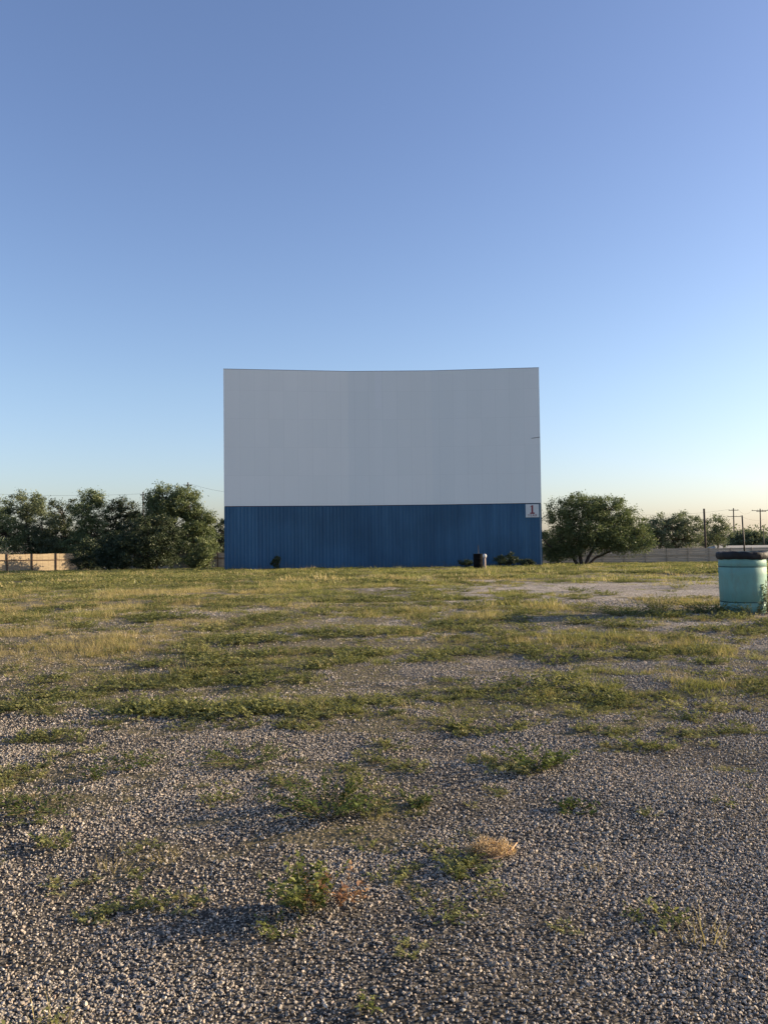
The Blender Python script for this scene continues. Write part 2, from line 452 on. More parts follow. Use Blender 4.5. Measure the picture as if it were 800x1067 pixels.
def blades(n, rad, hgt, wid, lean, r, nseg=3, drop=.35, curl=.5):
    """n grass blades growing out of a disc; returns V, F, rnd."""
    V = []; Fq = []; A = []
    for b in range(n):
        a = r.uniform(0, 2 * math.pi); q = rad * math.sqrt(r.uniform(0, 1))
        p = np.array([q * math.cos(a), q * math.sin(a), -.008])
        h = hgt * r.uniform(.45, 1.15)
        aa = a + r.normal() * 1.0
        ln = lean * r.uniform(.2, 1.3)
        d = np.array([math.cos(aa) * ln, math.sin(aa) * ln, 1.0]); d /= np.linalg.norm(d)
        s = np.array([-math.sin(aa), math.cos(aa), 0.0]); tw = r.uniform(-.9, .9)
        s = s * math.cos(tw) + np.array([math.cos(aa), math.sin(aa), 0]) * math.sin(tw)
        w = wid * r.uniform(.6, 1.3); rv = np.clip(r.normal(.5, .25), 0, 1)
        n0 = len(V)
        for k in range(nseg + 1):
            t = k / nseg
            ww = w * (1 - t * .92)
            V.append(p - s * ww / 2); V.append(p + s * ww / 2); A += [rv, rv]
            st = h / nseg
            p = p + d * st
            d = d + np.array([math.cos(aa) * curl * .5, math.sin(aa) * curl * .5, -drop]) * (.5 + t)
            d /= np.linalg.norm(d)
        for k in range(nseg):
            q0 = n0 + 2 * k
            Fq.append((q0, q0 + 1, q0 + 3, q0 + 2))
    return np.array(V), np.array(Fq), np.array(A)

def leaves_on_stems(nst, rad, hgt, leaf, r, per=10, spread=.8):
    """broad-leaved weed: bent stems with oval leaves. Returns (stemsV,F), (leafV,F,A)."""
    mb = MB(); V = []; Fq = []; A = []
    for s in range(nst):
        a = r.uniform(0, 2 * math.pi); q = rad * .35 * math.sqrt(r.uniform(0, 1))
        p = np.array([q * math.cos(a), q * math.sin(a), -.01])
        ln = spread * r.uniform(.2, 1.2) * rad
        h = hgt * r.uniform(.5, 1.05)
        pts = []
        for t in np.linspace(0, 1, 6):
            pts.append(p + np.array([math.cos(a) * ln * t ** .8, math.sin(a) * ln * t ** .8, h * (t ** .9) * (1.25 - .25 * t)]) + r.normal(size=3) * .004)
        w0 = max(.0016, hgt * .012)
        mb.tube(pts, [w0 * (1 - .7 * t) for t in np.linspace(0, 1, 6)], 4, False)
        rv0 = r.uniform(.2, .8)
        for _ in range(per):
            t = r.uniform(.25, 1.0); i = min(int(t * 5), 4); f = t * 5 - i
            c = np.array(pts[i]) * (1 - f) + np.array(pts[i + 1]) * f
            la = r.uniform(0, 2 * math.pi); le = r.uniform(-.3, .9)
            d = np.array([math.cos(la) * math.cos(le), math.sin(la) * math.cos(le), math.sin(le)])
            sd = np.cross(d, [0, 0, 1]); sd /= np.linalg.norm(sd) + 1e-6
            up = np.cross(sd, d); rl = r.uniform(-.6, .6); sd = sd * math.cos(rl) + up * math.sin(rl)
            L = leaf * r.uniform(.6, 1.25); W = L * r.uniform(.35, .55)
            n0 = len(V)
            V += [c, c + d * L * .45 - sd * W / 2 + up * L * .05, c + d * L - up * L * .12, c + d * L * .45 + sd * W / 2 + up * L * .05]
            A += [np.clip(rv0 + r.normal() * .18, 0, 1)] * 4
            Fq.append((n0, n0 + 1, n0 + 2, n0 + 3))
    return (mb.V, mb.F), (np.array(V), np.array(Fq), np.array(A))

def proto_mesh(col, name, V, Fq, A, mat):
    o = mesh_np(name, V, Fq, mat, attrs={'rnd': A}, link=False); col.objects.link(o)

def scatter(name, pts, rot, scl, pick, col):
    me = bpy.data.meshes.new(name)
    n = len(pts)
    me.vertices.add(n); me.vertices.foreach_set('co', np.asarray(pts, np.float32).ravel())
    a = me.attributes.new('rot', 'FLOAT_VECTOR', 'POINT'); a.data.foreach_set('vector', np.asarray(rot, np.float32).ravel())
    a = me.attributes.new('scl', 'FLOAT_VECTOR', 'POINT'); a.data.foreach_set('vector', np.asarray(scl, np.float32).ravel())
    a = me.attributes.new('pick', 'INT', 'POINT'); a.data.foreach_set('value', np.asarray(pick, np.int32))
    o = bpy.data.objects.new(name, me); COL.objects.link(o)
    ng = bpy.data.node_groups.new(name, 'GeometryNodeTree')
    ng.interface.new_socket('Geometry', in_out='INPUT', socket_type='NodeSocketGeometry')
    ng.interface.new_socket('Geometry', in_out='OUTPUT', socket_type='NodeSocketGeometry')
    gi = ng.nodes.new('NodeGroupInput'); go = ng.nodes.new('NodeGroupOutput')
    ci = ng.nodes.new('GeometryNodeCollectionInfo'); ci.inputs[0].default_value = col
    ci.inputs['Separate Children'].default_value = True; ci.inputs['Reset Children'].default_value = True
    ip = ng.nodes.new('GeometryNodeInstanceOnPoints'); ip.inputs['Pick Instance'].default_value = True
    def na(nm, ty):
        k = ng.nodes.new('GeometryNodeInputNamedAttribute'); k.data_type = ty; k.inputs[0].default_value = nm
        return k.outputs[0]
    L = ng.links.new
    L(gi.outputs[0], ip.inputs['Points']); L(ci.outputs[0], ip.inputs['Instance'])
    L(na('pick', 'INT'), ip.inputs['Instance Index']); L(na('rot', 'FLOAT_VECTOR'), ip.inputs['Rotation'])
    L(na('scl', 'FLOAT_VECTOR'), ip.inputs['Scale']); L(ip.outputs[0], go.inputs[0])
    md = o.modifiers.new('scatter', 'NODES'); md.node_group = ng
    return o

def sample(y0, y1, dens, side=1.4, k=.50):
    """uniform points in the wedge of ground the place shows between two depths (and a margin to each side)."""
    hw = k * y1 + side
    n = int(dens * (y1 - y0) * 2 * hw)
    x = rng.uniform(-hw, hw, n); y = rng.uniform(y0, y1, n)
    keep = np.abs(x) < k * y + side
    return x[keep], y[keep]

# -- loose stones
stones_col = proto_collection('stone_kinds')
for i in range(9): stone_proto(i, stones_col)
SX, SY, SS = [], [], []
for y0, y1, dens, rmin, rmax in ((1.9, 4.2, 12000, .0034, .0132), (4.2, 6.8, 6600, .0045, .0135), (6.8, 10, 2600, .0068, .0150), (10, 16, 600, .011, .019)):
    x, y = sample(y0, y1, dens)
    c = cover(x, y)
    dirt = np.clip((fbm(x / 1.1, y / .8, 95, 4) - .56) * 7, 0, .62)
    keep = rng.uniform(size=len(x)) > np.maximum(c * .85, dirt)
    x, y = x[keep], y[keep]
    SX.append(x); SY.append(y)
    s = rmin + (rmax - rmin) * rng.beta(.9, 2.8, len(x))
    SS.append(s)
x = np.concatenate(SX); y = np.concatenate(SY); s = np.concatenate(SS)
big = rng.uniform(size=len(x)) < .012; s[big] *= 1.6
z = zf(x, y) + s * rng.uniform(.05, .75, len(x))
n = len(x)
gravel = scatter('gravel', np.stack([x, y, z], -1), np.stack([rng.normal(0, .35, n), rng.normal(0, .35, n), rng.uniform(0, 6.28, n)], -1),
                 np.stack([s, s, s], -1), rng.integers(0, 9, n), stones_col)
tag(gravel, 'loose grey and tan gravel stones spread over the lot', 'gravel', kind='stuff')

# -- grass
gg = proto_collection('green_grass_kinds'); gd = proto_collection('dry_grass_kinds'); gw = proto_collection('low_weed_kinds')
for i in range(7):
    r = np.random.default_rng(200 + i)
    proto_mesh(gg, 'a_clump_%d' % i, *blades(44, .065, .066, .0046, 1.15, r), M['grass_green'])
for i in range(5):
    r = np.random.default_rng(240 + i)
    proto_mesh(gg, 'b_clump_%d' % i, *blades(80, .22, .072, .0085, 1.1, r, 2), M['grass_green'])
for i in range(4):
    r = np.random.default_rng(280 + i)
    proto_mesh(gg, 'c_clump_%d' % i, *blades(120, .6, .095, .02, 1.0, r, 2), M['grass_green'])
for i in range(5):
    r = np.random.default_rng(300 + i)
    proto_mesh(gd, 'a_clump_%d' % i, *blades(36, .08, .095, .0032, .8, r, 3, .2, .35), M['grass_dry'])
for i in range(4):
    r = np.random.default_rng(340 + i)
    proto_mesh(gd, 'b_clump_%d' % i, *blades(70, .24, .10, .006, .8, r, 2, .2, .35), M['grass_dry'])
for i in range(4):
    r = np.random.default_rng(380 + i)
    proto_mesh(gd, 'c_clump_%d' % i, *blades(100, .65, .115, .016, .8, r, 2, .2, .35), M['grass_dry'])
for i in range(6):
    r = np.random.default_rng(400 + i)
    _, lf = leaves_on_stems(14, .10, .055, .024, r, 13, 1.0)
    proto_mesh(gw, 'a_weed_%d' % i, *lf, M['weed_cover'])
for i in range(6):
    r = np.random.default_rng(440 + i)
    _, lf = leaves_on_stems(30, .22, .07, .030, r, 13, 1.0)
    proto_mesh(gw, 'b_weed_%d' % i, *lf, M['weed_cover'])
for i in range(5):
    r = np.random.default_rng(480 + i)
    _, lf = leaves_on_stems(60, .55, .10, .07, r, 12, 1.0)
    proto_mesh(gw, 'c_weed_%d' % i, *lf, M['weed_cover'])

def grow(bands, dry):
    X, Y, S, K = [], [], [], []
    for y0, y1, dens, smin, smax, k0, k1 in bands:
        x, y = sample(y0, y1, dens, 1.4 if y1 < 40 else 6)
        c = cover(x, y); d = dryness(x, y)
        p = c * (d ** 1.3 if dry else (1.02 - d * .8))
        keep = rng.uniform(size=len(x)) < p
        x, y = x[keep], y[keep]
        lush = np.clip((fbm(x / 1.3, y / .8, 71, 3) - .5) * 3.8 + .9, .35, 1.9)
        X.append(x); Y.append(y); S.append(rng.uniform(smin, smax, len(x)) * lush); K.append(rng.integers(k0, k1, len(x)))
    x = np.concatenate(X); y = np.concatenate(Y); s = np.concatenate(S); k = np.concatenate(K); n = len(x)
    return (np.stack([x, y, zf(x, y)], -1), np.stack([rng.normal(0, .1, n), rng.normal(0, .1, n), rng.uniform(0, 6.28, n)], -1),
            np.stack([s, s, s * rng.uniform(.75, 1.2, n)], -1), k)
g1 = scatter('green_grass', *grow([(1.9, 7, 80, .4, .9, 0, 7), (7, 15, 120, .4, 1.05, 0, 7), (14, 27, 20, .5, 1.1, 7, 12),
                                   (26, 50, 2.2, .5, 1.0, 12, 16), (50, 98, 1.6, .5, 1.05, 12, 16)], False), gg)
tag(g1, 'short green grass growing in patches through the gravel', 'grass', kind='stuff')
g2 = scatter('dry_grass', *grow([(1.9, 7, 45, .4, .8, 0, 5), (7, 15, 120, .4, 1.0, 0, 5), (14, 27, 26, .5, 1.05, 5, 9),
                                 (26, 50, 3.4, .6, 1.1, 9, 13), (50, 98, 2.2, .6, 1.1, 9, 13)], True), gd)
tag(g2, 'straw coloured dry grass standing among the green', 'dry grass', kind='stuff')
WX, WY, WS, WK = [], [], [], []
for y0, y1, dens, s0, s1, k0, k1 in ((2.2, 8, 120, .4, 1.1, 0, 6), (7, 17, 17, .4, 1.25, 6, 12), (16, 30, 5, .5, 1.4, 6, 12), (26, 95, .9, .5, 1.15, 12, 17)):
    x, y = sample(y0, y1, dens, 1.4 if y1 < 40 else 6)
    c = cover(x, y); nn = np.clip((fbm(x / .9, y / .55, 83, 3) - .5) * 4 + .55, 0, 1) if y0 < 20 else np.clip((fbm(x / 5, y / 3, 87, 3) - .5) * 4 + .5, 0, 1)
    kp = rng.uniform(size=len(x)) < c * nn * (1.1 - .8 * dryness(x, y)) + (np.where((x / y < .12) & (y > 3), .022, .004) if y1 < 10 else 0); x, y = x[kp], y[kp]
    WX.append(x); WY.append(y); WS.append(rng.uniform(s0, s1, len(x)) * (.6 + .6 * nn[kp])); WK.append(rng.integers(k0, k1, len(x)))
x = np.concatenate(WX); y = np.concatenate(WY); s = np.concatenate(WS); k = np.concatenate(WK); n = len(x)
g3 = scatter('low_weed_cover', np.stack([x, y, zf(x, y)], -1), np.stack([np.zeros(n), np.zeros(n), rng.uniform(0, 6.28, n)], -1), np.stack([s, s, s * rng.uniform(.6, 1.3, n)], -1), k, gw)
tag(g3, 'small broad leaved weeds creeping between the grass tufts', 'ground cover', kind='stuff')

# ------------------------------------------------------------------ single weeds one can point at
def weed(name, label, cat, px, py, wpx, hpx, nst, leaf, mat, seed, per=12, group=None, spread=1.0, at_pt=None, extra=None):
    p = on_ground(px, py) if at_pt is None else at_pt
    u = p.y / F_PX
    r = np.random.default_rng(seed)
    t = empty(name, p); tag(t, label, cat, group)
    (sv, sf), lf = leaves_on_stems(nst, wpx * u / 2, hpx * u, leaf, r, per, spread)
    mesh_obj('stem', sv, sf, M['weed_stem'], t)
    mesh_np('leaves', *lf[:2], mat, t, attrs={'rnd': lf[2]})
    if extra:
        _, l2 = leaves_on_stems(extra[0], wpx * u / 2 * .8, hpx * u * .8, leaf * .8, r, per, spread)
        l2[0][:, 0] += wpx * u * extra[2]; 
        mesh_np('dry_leaves', l2[0], l2[1], extra[1], t, attrs={'rnd': l2[2]})
    return t
weed('leafy_weed', 'bushy green weed turning rusty on one side, tallest in the near gravel', 'weed', 322, 948, 72, 47, 40, .036, M['weed_pale'], 1, 15, extra=(14, M['weed_rust'], .38))
weed('leafy_weed', 'low pale sprigs in the gravel just in front of the bushy rusty weed', 'weed', 292, 974, 60, 17, 18, .022, M['weed_pale'], 2, 8)
weed('leafy_weed', 'thin yellow green sprigs in the gravel below the dry tumbleweed', 'weed', 508, 938, 34, 18, 12, .02, M['weed_pale'], 3, 8)
weed('mat_weed', 'broad dark green mat of weed in the gravel left of centre', 'weed', 340, 846, 112, 30, 80, .03, M['weed_leaf'], 4, 14)
weed('leafy_weed', 'bushy green weed in open gravel right of centre below the grass edge', 'weed', 558, 802, 62, 24, 40, .036, M['weed_leaf'], 5, 14)
weed('leafy_weed', 'small dark green rosette weed alone in the gravel', 'weed', 598, 846, 38, 11, 20, .03, M['weed_leaf'], 6, 10)
weed('leafy_weed', 'small rosette of green leaves beside a sparse grass tuft', 'weed', 441, 842, 20, 13, 14, .03, M['weed_leaf'], 7, 8)
weed('mat_weed', 'long flat green weed mat near the left gravel edge', 'weed', 140, 798, 72, 13, 40, .026, M['weed_leaf'], 8, 12)
weed('mat_weed', 'flat green weed mat between the left gravel and grass edge', 'weed', 258, 792, 96, 15, 50, .026, M['weed_leaf'], 9, 12)
weed('mat_weed', 'olive weed mat at the far left of the gravel', 'weed', 40, 842, 84, 13, 40, .026, M['weed_leaf'], 10, 11)
weed('leafy_weed', 'yellow green tuft beside the broad dark weed mat', 'weed', 228, 838, 42, 14, 26, .022, M['weed_pale'], 11, 10)
weed('leafy_weed', 'single upright weed between dark mats on the left gravel', 'weed', 100, 814, 26, 16, 14, .028, M['weed_leaf'], 12, 10)
weed('leafy_weed', 'tiny yellow sprig on bare gravel at the right', 'weed', 752, 840, 26, 9, 10, .02, M['weed_pale'], 13, 7)
weed('leafy_weed', 'sparse sprig at the bottom edge of the gravel', 'weed', 382, 1058, 26, 16, 8, .022, M['weed_pale'], 14, 6)
weed('leafy_weed', 'pale sprigs in gravel right of the bushy rusty weed', 'weed', 462, 958, 70, 20, 16, .02, M['weed_pale'], 15, 7)
weed('leafy_weed', 'small yellow green tuft in the gravel above the bushy rusty weed', 'weed', 380, 886, 26, 12, 12, .02, M['weed_pale'], 16, 7)

# dry tumbleweed with its bent stalk
p = on_ground(511, 894); u = p.y / F_PX
tw = empty('tumbleweed', p); tag(tw, 'tan dry tumbleweed with a bent stalk lying on the gravel', 'tumbleweed')
r = np.random.default_rng(77); V = []; Fq = []; A = []
for _ in range(1100):
    a = r.uniform(0, 6.28); q = math.sqrt(r.uniform())
    c = np.array([math.cos(a) * q * 25 * u, math.sin(a) * q * 13 * u, 0]); c[2] = .012 + r.uniform(0, 1) * 13 * u * math.sqrt(max(0, 1 - q * q * .9)) * (.55 + .9 * vnoise(c[0] * 28, c[1] * 28, 5))
    d = r.normal(size=3); d[2] = abs(d[2]) + .3; d /= np.linalg.norm(d); sd = np.cross(d, r.normal(size=3)); sd /= np.linalg.norm(sd)
    L = r.uniform(.012, .035); w = .0022; n0 = len(V)
    V += [c - sd * w, c + sd * w, c + d * L + sd * w * .3, c + d * L - sd * w * .3]; A += [r.uniform()] * 4; Fq.append((n0, n0 + 1, n0 + 2, n0 + 3))
mesh_np('twigs', np.array(V), np.array(Fq), M['straw_twig'], tw, attrs={'rnd': np.array(A)})
MB().tube([(-22 * u, -14 * u, .012), (-6 * u, -15 * u, .012), (8 * u, -12 * u, .02), (20 * u, -4 * u, .035), (28 * u, 4 * u, .06)], [.004, .0045, .005, .0045, .003], 6).build('stalk', M['dry_stalk'], tw, True)

# ------------------------------------------------------------------ the screen
D_S = 70.0
SL = at(234, 593.5, D_S).x; SR = at(565, 590, D_S + 1.05).x
ztop = at(234, 384.6, D_S).z; zmid = at(234, 527.4, D_S).z
zbot = -1.15
SX0, SX1 = SL, SR
xA = at(364, 560, D_S + 1).x; xB = at(452, 560, D_S + 1).x
SYS = [0.0, 1.65, 1.80, 1.05]
def scr_y(x):                       # folded front: both wings come forward
    return float(np.interp(x, [SX0, xA, xB, SX1], SYS))
scr = empty('movie_screen', (0, D_S, 0)); tag(scr, 'huge white drive-in movie screen above a blue ribbed metal base', 'movie screen')
xs = [SX0, xA, xB, SX1]
def slab(xs, z0, z1, t):            # folded slab with thickness t behind the front
    V = []; Fq = []
    for x in xs:
        y = scr_y(x); V += [(x, y, z0), (x, y, z1), (x, y + t, z1), (x, y + t, z0)]
    for i in range(len(xs) - 1):
        a = 4 * i; b = a + 4
        Fq += [(a, b, b + 1, a + 1), (a + 1, b + 1, b + 2, a + 2), (a + 2, b + 2, b + 3, a + 3), (a + 3, b + 3, b, a)]
    Fq += [(0, 1, 2, 3), tuple(4 * (len(xs) - 1) + k for k in (3, 2, 1, 0))]
    return V, Fq
V, Fq = slab([SX0, xA, xB, SX1], zmid, ztop, .22)
mesh_obj('screen_surface', V, Fq, M['screen'], scr)
# trim strip along the top and the joint
V, Fq = slab([SX0 - .01, xA, xB, SX1 + .01], ztop + .003, ztop + .045, .30)
mesh_obj('top_cap', V, Fq, M['steel'], scr)
# blue siding: real vertical ribs
xs = []; off = []
x = SX0; k = 0
while x < SX1:
    for dx, o in ((0, 0), (.17, 0), (.205, -.045), (.265, -.045)):
        if x + dx < SX1: xs.append(x + dx); off.append(o)
    x += .30
xs.append(SX1); off.append(0)
V = []; Fq = []
for x, o in zip(xs, off):
    y = scr_y(x) + o + .03 + .012 * math.sin(x * 1.7) ; V += [(x, y, zbot), (x, y, zmid - .07), (x, y + .3, zmid - .07), (x, y + .3, zbot)]
for i in range(len(xs) - 1):
    a = 4 * i; b = a + 4
    Fq += [(a, b, b + 1, a + 1), (a + 1, b + 1, b + 2, a + 2), (a + 2, b + 2, b + 3, a + 3), (a + 3, b + 3, b, a)]
Fq += [(0, 1, 2, 3), tuple(4 * (len(xs) - 1) + k for k in (3, 2, 1, 0))]
mesh_obj('base_siding', V, Fq, M['blue'], scr)
V, Fq = slab([SX0 + .02, xA, xB, SX1 - .02], zmid - .067, zmid - .003, .25)
V = [(a, b + .05, c) for a, b, c in V]
mesh_obj('joint_strip', V, Fq, M['trim_dark'], scr)
mb = MB()
for x in np.linspace(SX0 + .6, SX1 - .6, 9):
    y = scr_y(x) + .34
    mb.box(x - .12, x + .12, y, y + .25, zbot, ztop - .3)
    mb.beam((x, y + .25, ztop - 2.5), (x, y + 4.6, zbot + .1), .16, .16)
mb.build('support_frame', M['steel'], scr)
# crack at the right edge
MB().beam((SX1 - .75, scr_y(SX1 - .75) - .012, at(557, 455, D_S).z), (SX1 - .02, scr_y(SX1 - .02) - .012, at(560, 454.2, D_S).z + .03), .02, .05).build('edge_crack', M['steel'], scr)

# sign "1"
sc_ = at(554.2, 532.2, D_S + 1.1)
sgn = empty('number_sign', (sc_.x, D_S + scr_y(sc_.x) - .05, sc_.z)); sgn.rotation_euler = (0, 0, math.atan2(SYS[3] - SYS[2], SX1 - xB))
tag(sgn, 'square white sign with a dark red numeral 1 on the blue base wall', 'sign')
S = 1.13
MB().box(-S / 2, S / 2, -.03, .01, -S / 2, S / 2).build('board', M['sign_white'], sgn)
def flat_poly(name, polys, y, t, mat, par):
    V = []; Fq = []
    for P in polys:
        n = len(P); o = len(V)
        V += [(a, y, b) for a, b in P] + [(a, y + t, b) for a, b in P]
        Fq.append(tuple(o + i for i in range(n))); Fq.append(tuple(o + n + i for i in reversed(range(n))))
        for i in range(n): Fq.append((o + i, o + n + i, o + n + (i + 1) % n, o + (i + 1) % n))
    return mesh_obj(name, V, Fq, mat, par)
flat_poly('numeral', [[(-.08, -.15), (.075, -.15), (.075, .47), (-.02, .47), (-.08, .44)], [(-.20, .33), (-.083, .36), (-.083, .44)],
                      [(-.19, -.27), (.20, -.27), (.20, -.153), (-.19, -.153)]], -.04, .01, M['sign_red'], sgn)
cu = bpy.data.curves.new('lettering', 'FONT'); cu.body = 'YEAR'; cu.size = .30; cu.align_x = 'CENTER'; cu.space_character = 1.2; cu.extrude = .004
tmp = bpy.data.objects.new('tmp', cu); COL.objects.link(tmp)
dg = bpy.context.evaluated_depsgraph_get(); me = bpy.data.meshes.new_from_object(tmp.evaluated_get(dg)); bpy.data.objects.remove(tmp)
me.materials.append(M['sign_red']); lo = bpy.data.objects.new('lettering', me); COL.objects.link(lo); lo.parent = sgn
lo.rotation_euler = (R(90), 0, 0); lo.location = (0, -.036, -.50)

# ------------------------------------------------------------------ trees
def tree(name, label, base, lobes, trunks, mat, seed, leaf=.15, per=22, clump=.42, group='trees beyond the lot', cat='tree', twig=.5, droop=.0):
    """lobes: (dx, dy, z, rx, ry, rz, clumps). trunks: list of (dx, lean_x, radius, fork height)."""
    r = np.random.default_rng(seed)
    t = empty(name, base); tag(t, label, cat, group)
    mb = MB(); cents = []
    forks = []
    for dx, lx, rad, fh in trunks:
        pts = [Vector((dx, 0, -.2)), Vector((dx + lx * .4 + r.normal() * .05, r.normal() * .1, fh * .5)), Vector((dx + lx, r.normal() * .2, fh))]
        mb.tube(pts, [rad * 1.25, rad, rad * .8], 7, False); forks.append((pts[-1], rad))
    for (dx, dy, z, rx, ry, rz, n) in lobes:
        c = Vector((dx, dy, z))
        fk, rad = min(forks, key=lambda f: (f[0] - c).length)
        mid = (fk + c) / 2 + Vector((r.normal() * .2, r.normal() * .2, -.15 * abs(c.x - fk.x)))
        mb.tube([fk, mid, c + Vector((0, 0, rz * .2))], [rad * .75, rad * .5, rad * .25], 6, False)
        for i in range(n):
            d = r.normal(size=3); d /= np.linalg.norm(d)
            q = .38 + .62 * r.uniform() ** .6
            p = np.array(c) + d * q * np.array([rx, ry, rz])
            if p[2] < .25: p[2] = .25 + r.uniform(0, .3)
            cents.append((p, d))
            if r.uniform() < twig:
                e = Vector(p); m = (c + e) / 2 + Vector(r.normal(size=3) * .15)
                mb.tube([c, m, e], [rad * .22, rad * .14, rad * .06], 4, False)
    mesh_obj('trunk', mb.V, mb.F, M['bark'], t, True)
    K = len(cents); P = np.array([c[0] for c in cents]); Dn = np.array([c[1] for c in cents])
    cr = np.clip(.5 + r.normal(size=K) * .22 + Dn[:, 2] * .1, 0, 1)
    sz = clump * r.uniform(.6, 1.5, K); per = int(per * 4.0); leaf = leaf * 1.3
    C = np.repeat(P, per, 0); n = K * per
    off = r.normal(size=(n, 3)) * np.repeat(sz, per)[:, None] * np.array([.52, .52, .38])
    off[:, 2] -= droop * np.abs(r.normal(size=n)) * np.repeat(sz, per)
    C = C + off
    a = r.normal(size=(n, 3)); a[:, 2] -= .25; a /= np.linalg.norm(a, axis=1)[:, None]
    b = np.cross(a, r.normal(size=(n, 3))); b /= np.linalg.norm(b, axis=1)[:, None]
    L = leaf * r.uniform(.5, 1.3, n)[:, None]; W = L * r.uniform(.32, .6, n)[:, None]
    V = np.stack([C - a * L * .5, C + b * W * .5, C + a * L * .5, C - b * W * .5], 1).reshape(-1, 3)
    Fq = np.arange(n * 4).reshape(-1, 4)
    rv = np.clip(np.repeat(cr, per) + r.normal(size=n) * .14, 0, 1)
    mesh_np('crown', V, Fq, mat, t, attrs={'rnd': np.repeat(rv, 4)})
    return t

def lob(pxc, pyc, wpx, hpx, base, n, dy=0, ry=None):
    """a crown lobe centred where the photo shows it, at the tree's own depth."""
    Y = base.y; u = Y / F_PX; p = at(pxc, pyc, Y)
    rx = wpx / 2 * u; rz = hpx / 2 * u
    return (p.x - base.x, dy, p.z - base.z, rx, ry or (rx + rz) / 2, rz, n)

def gpt(px, Y, dz=0):
    x = at(px, 580, Y).x
    return Vector((x, Y, zf1(x, Y) + dz))

LT = 'trees left of the screen'; RT = 'trees right of the screen'
b = gpt(-12, 86)
tree('tree', 'pale green leafy tree cut by the left edge of the photo', b, [lob(-14, 538, 52, 50, b, 70), lob(6, 556, 36, 44, b, 60), lob(-30, 560, 40, 50, b, 50)], [(0, .2, .16, 1.8)], M['leaf_olive'], 11, group=LT)
b = gpt(30, 89)
tree('tree', 'pale grey green tree with open crown above the sunlit fence', b, [lob(28, 527, 40, 34, b, 75), lob(44, 545, 36, 44, b, 60), lob(18, 548, 40, 46, b, 60), lob(34, 568, 50, 36, b, 90), lob(50, 572, 40, 30, b, 60)], [(0, .2, .18, 2.0), (.5, .6, .12, 2)], M['leaf_grey'], 12, group=LT)
b = gpt(67, 92)
tree('tree', 'dark tree with ragged top between two paler trees', b, [lob(66, 536, 34, 36, b, 50), lob(66, 562, 44, 44, b, 110), lob(80, 570, 34, 36, b, 70)], [(0, .1, .15, 2.0)], M['leaf_dark'], 13, group=LT)
b = gpt(93, 87)
tree('tree', 'tall olive tree with a narrow pale top left of the dark bushes', b, [lob(96, 521, 24, 26, b, 45), lob(92, 538, 40, 34, b, 70), lob(100, 558, 36, 36, b, 60), lob(84, 568, 40, 40, b, 50)], [(0, .1, .17, 2.2)], M['leaf_olive'], 14, group=LT)
b = gpt(128, 90)
tree('tree', 'dark green tree just left of the leftward utility pole', b, [lob(126, 534, 36, 32, b, 65), lob(140, 552, 36, 40, b, 55), lob(122, 562, 44, 46, b, 100), lob(144, 570, 40, 36, b, 80)], [(0, .2, .16, 2.0)], M['leaf_dark'], 15, group=LT)
b = gpt(184, 88)
tree('tree', 'tallest broad tree nearest the left side of the screen', b, [lob(173, 521, 42, 34, b, 95), lob(196, 524, 36, 34, b, 80), lob(206, 544, 36, 34, b, 70), lob(180, 550, 60, 50, b, 110), lob(216, 566, 24, 44, b, 50), lob(218, 540, 14, 18, b, 14), lob(160, 545, 30, 40, b, 70), lob(196, 570, 60, 40, b, 120), lob(206, 552, 30, 30, b, 50), lob(170, 536, 40, 40, b, 60)], [(0, .3, .22, 2.2), (.8, .9, .15, 2.4)], M['leaf_olive'], 16, group=LT)
b = gpt(230, 112)
tree('tree', 'dark distant tree peeking past the left edge of the screen', b, [lob(232, 556, 26, 32, b, 50), lob(238, 570, 30, 30, b, 40)], [(0, .1, .2, 2.5)], M['leaf_dark'], 17, leaf=.2, group=LT)
BG = 'dark shrubs at the left fence'
for (px, Y, w, h, s, lb) in ((158, 76.5, 74, 58, 21, 'large dark green shrub at the foot of the tallest left tree'), (122, 78, 46, 42, 22, 'rounded dark shrub left of the largest shrub'),
                             (94, 81, 34, 30, 23, 'dark shrub at the shaded end of the tan fence'), (212, 84, 24, 34, 24, 'narrow olive shrub before the pale fence by the screen')):
    b = gpt(px, Y); gp = at(px, 594, Y).z
    cy = 594 - h / 2
    tree('shrub', lb, b, [lob(px, cy, w, h, b, int(w * h / 30)), lob(px - w * .15, cy + h * .22, w * .9, h * .6, b, int(w * h / 45)), lob(px + w * .12, cy - h * .12, w * .5, h * .7, b, int(w * h / 70))],
         [(0, .1, .09, .8), (.3, .4, .07, .8)], M['leaf_dark'] if s != 24 else M['leaf_olive'], s, per=26, group=BG, cat='shrub')

# right: multi-stemmed mesquite beside the screen
b = gpt(606, 77)
tree('mesquite_tree', 'spreading multi-stemmed tree beside the right edge of the screen', b,
     [lob(608, 527, 46, 30, b, 100, -.3), lob(584, 536, 36, 36, b, 75, .2), lob(634, 532, 46, 34, b, 100), lob(656, 545, 34, 34, b, 75, .4), lob(668, 560, 24, 28, b, 45, -.2),
      lob(612, 550, 60, 30, b, 110, -.6), lob(584, 560, 36, 34, b, 75), lob(640, 558, 46, 24, b, 75, -.5), lob(574, 573, 24, 26, b, 36), lob(556, 557, 22, 8, b, 12, -2.0, .5), lob(597, 571, 30, 16, b, 40), lob(622, 565, 46, 18, b, 60), lob(650, 566, 40, 18, b, 55, -.4), lob(580, 573, 30, 18, b, 40), lob(634, 545, 70, 40, b, 40, .5)],
     [(-.3, -1.3, .14, 1.5), (0, -.3, .16, 1.7), (.2, 1.0, .15, 1.6), (.35, 2.4, .12, 1.3)], M['leaf_olive'], 31, leaf=.13, per=21, group=RT, droop=.45)
b = gpt(704, 97)
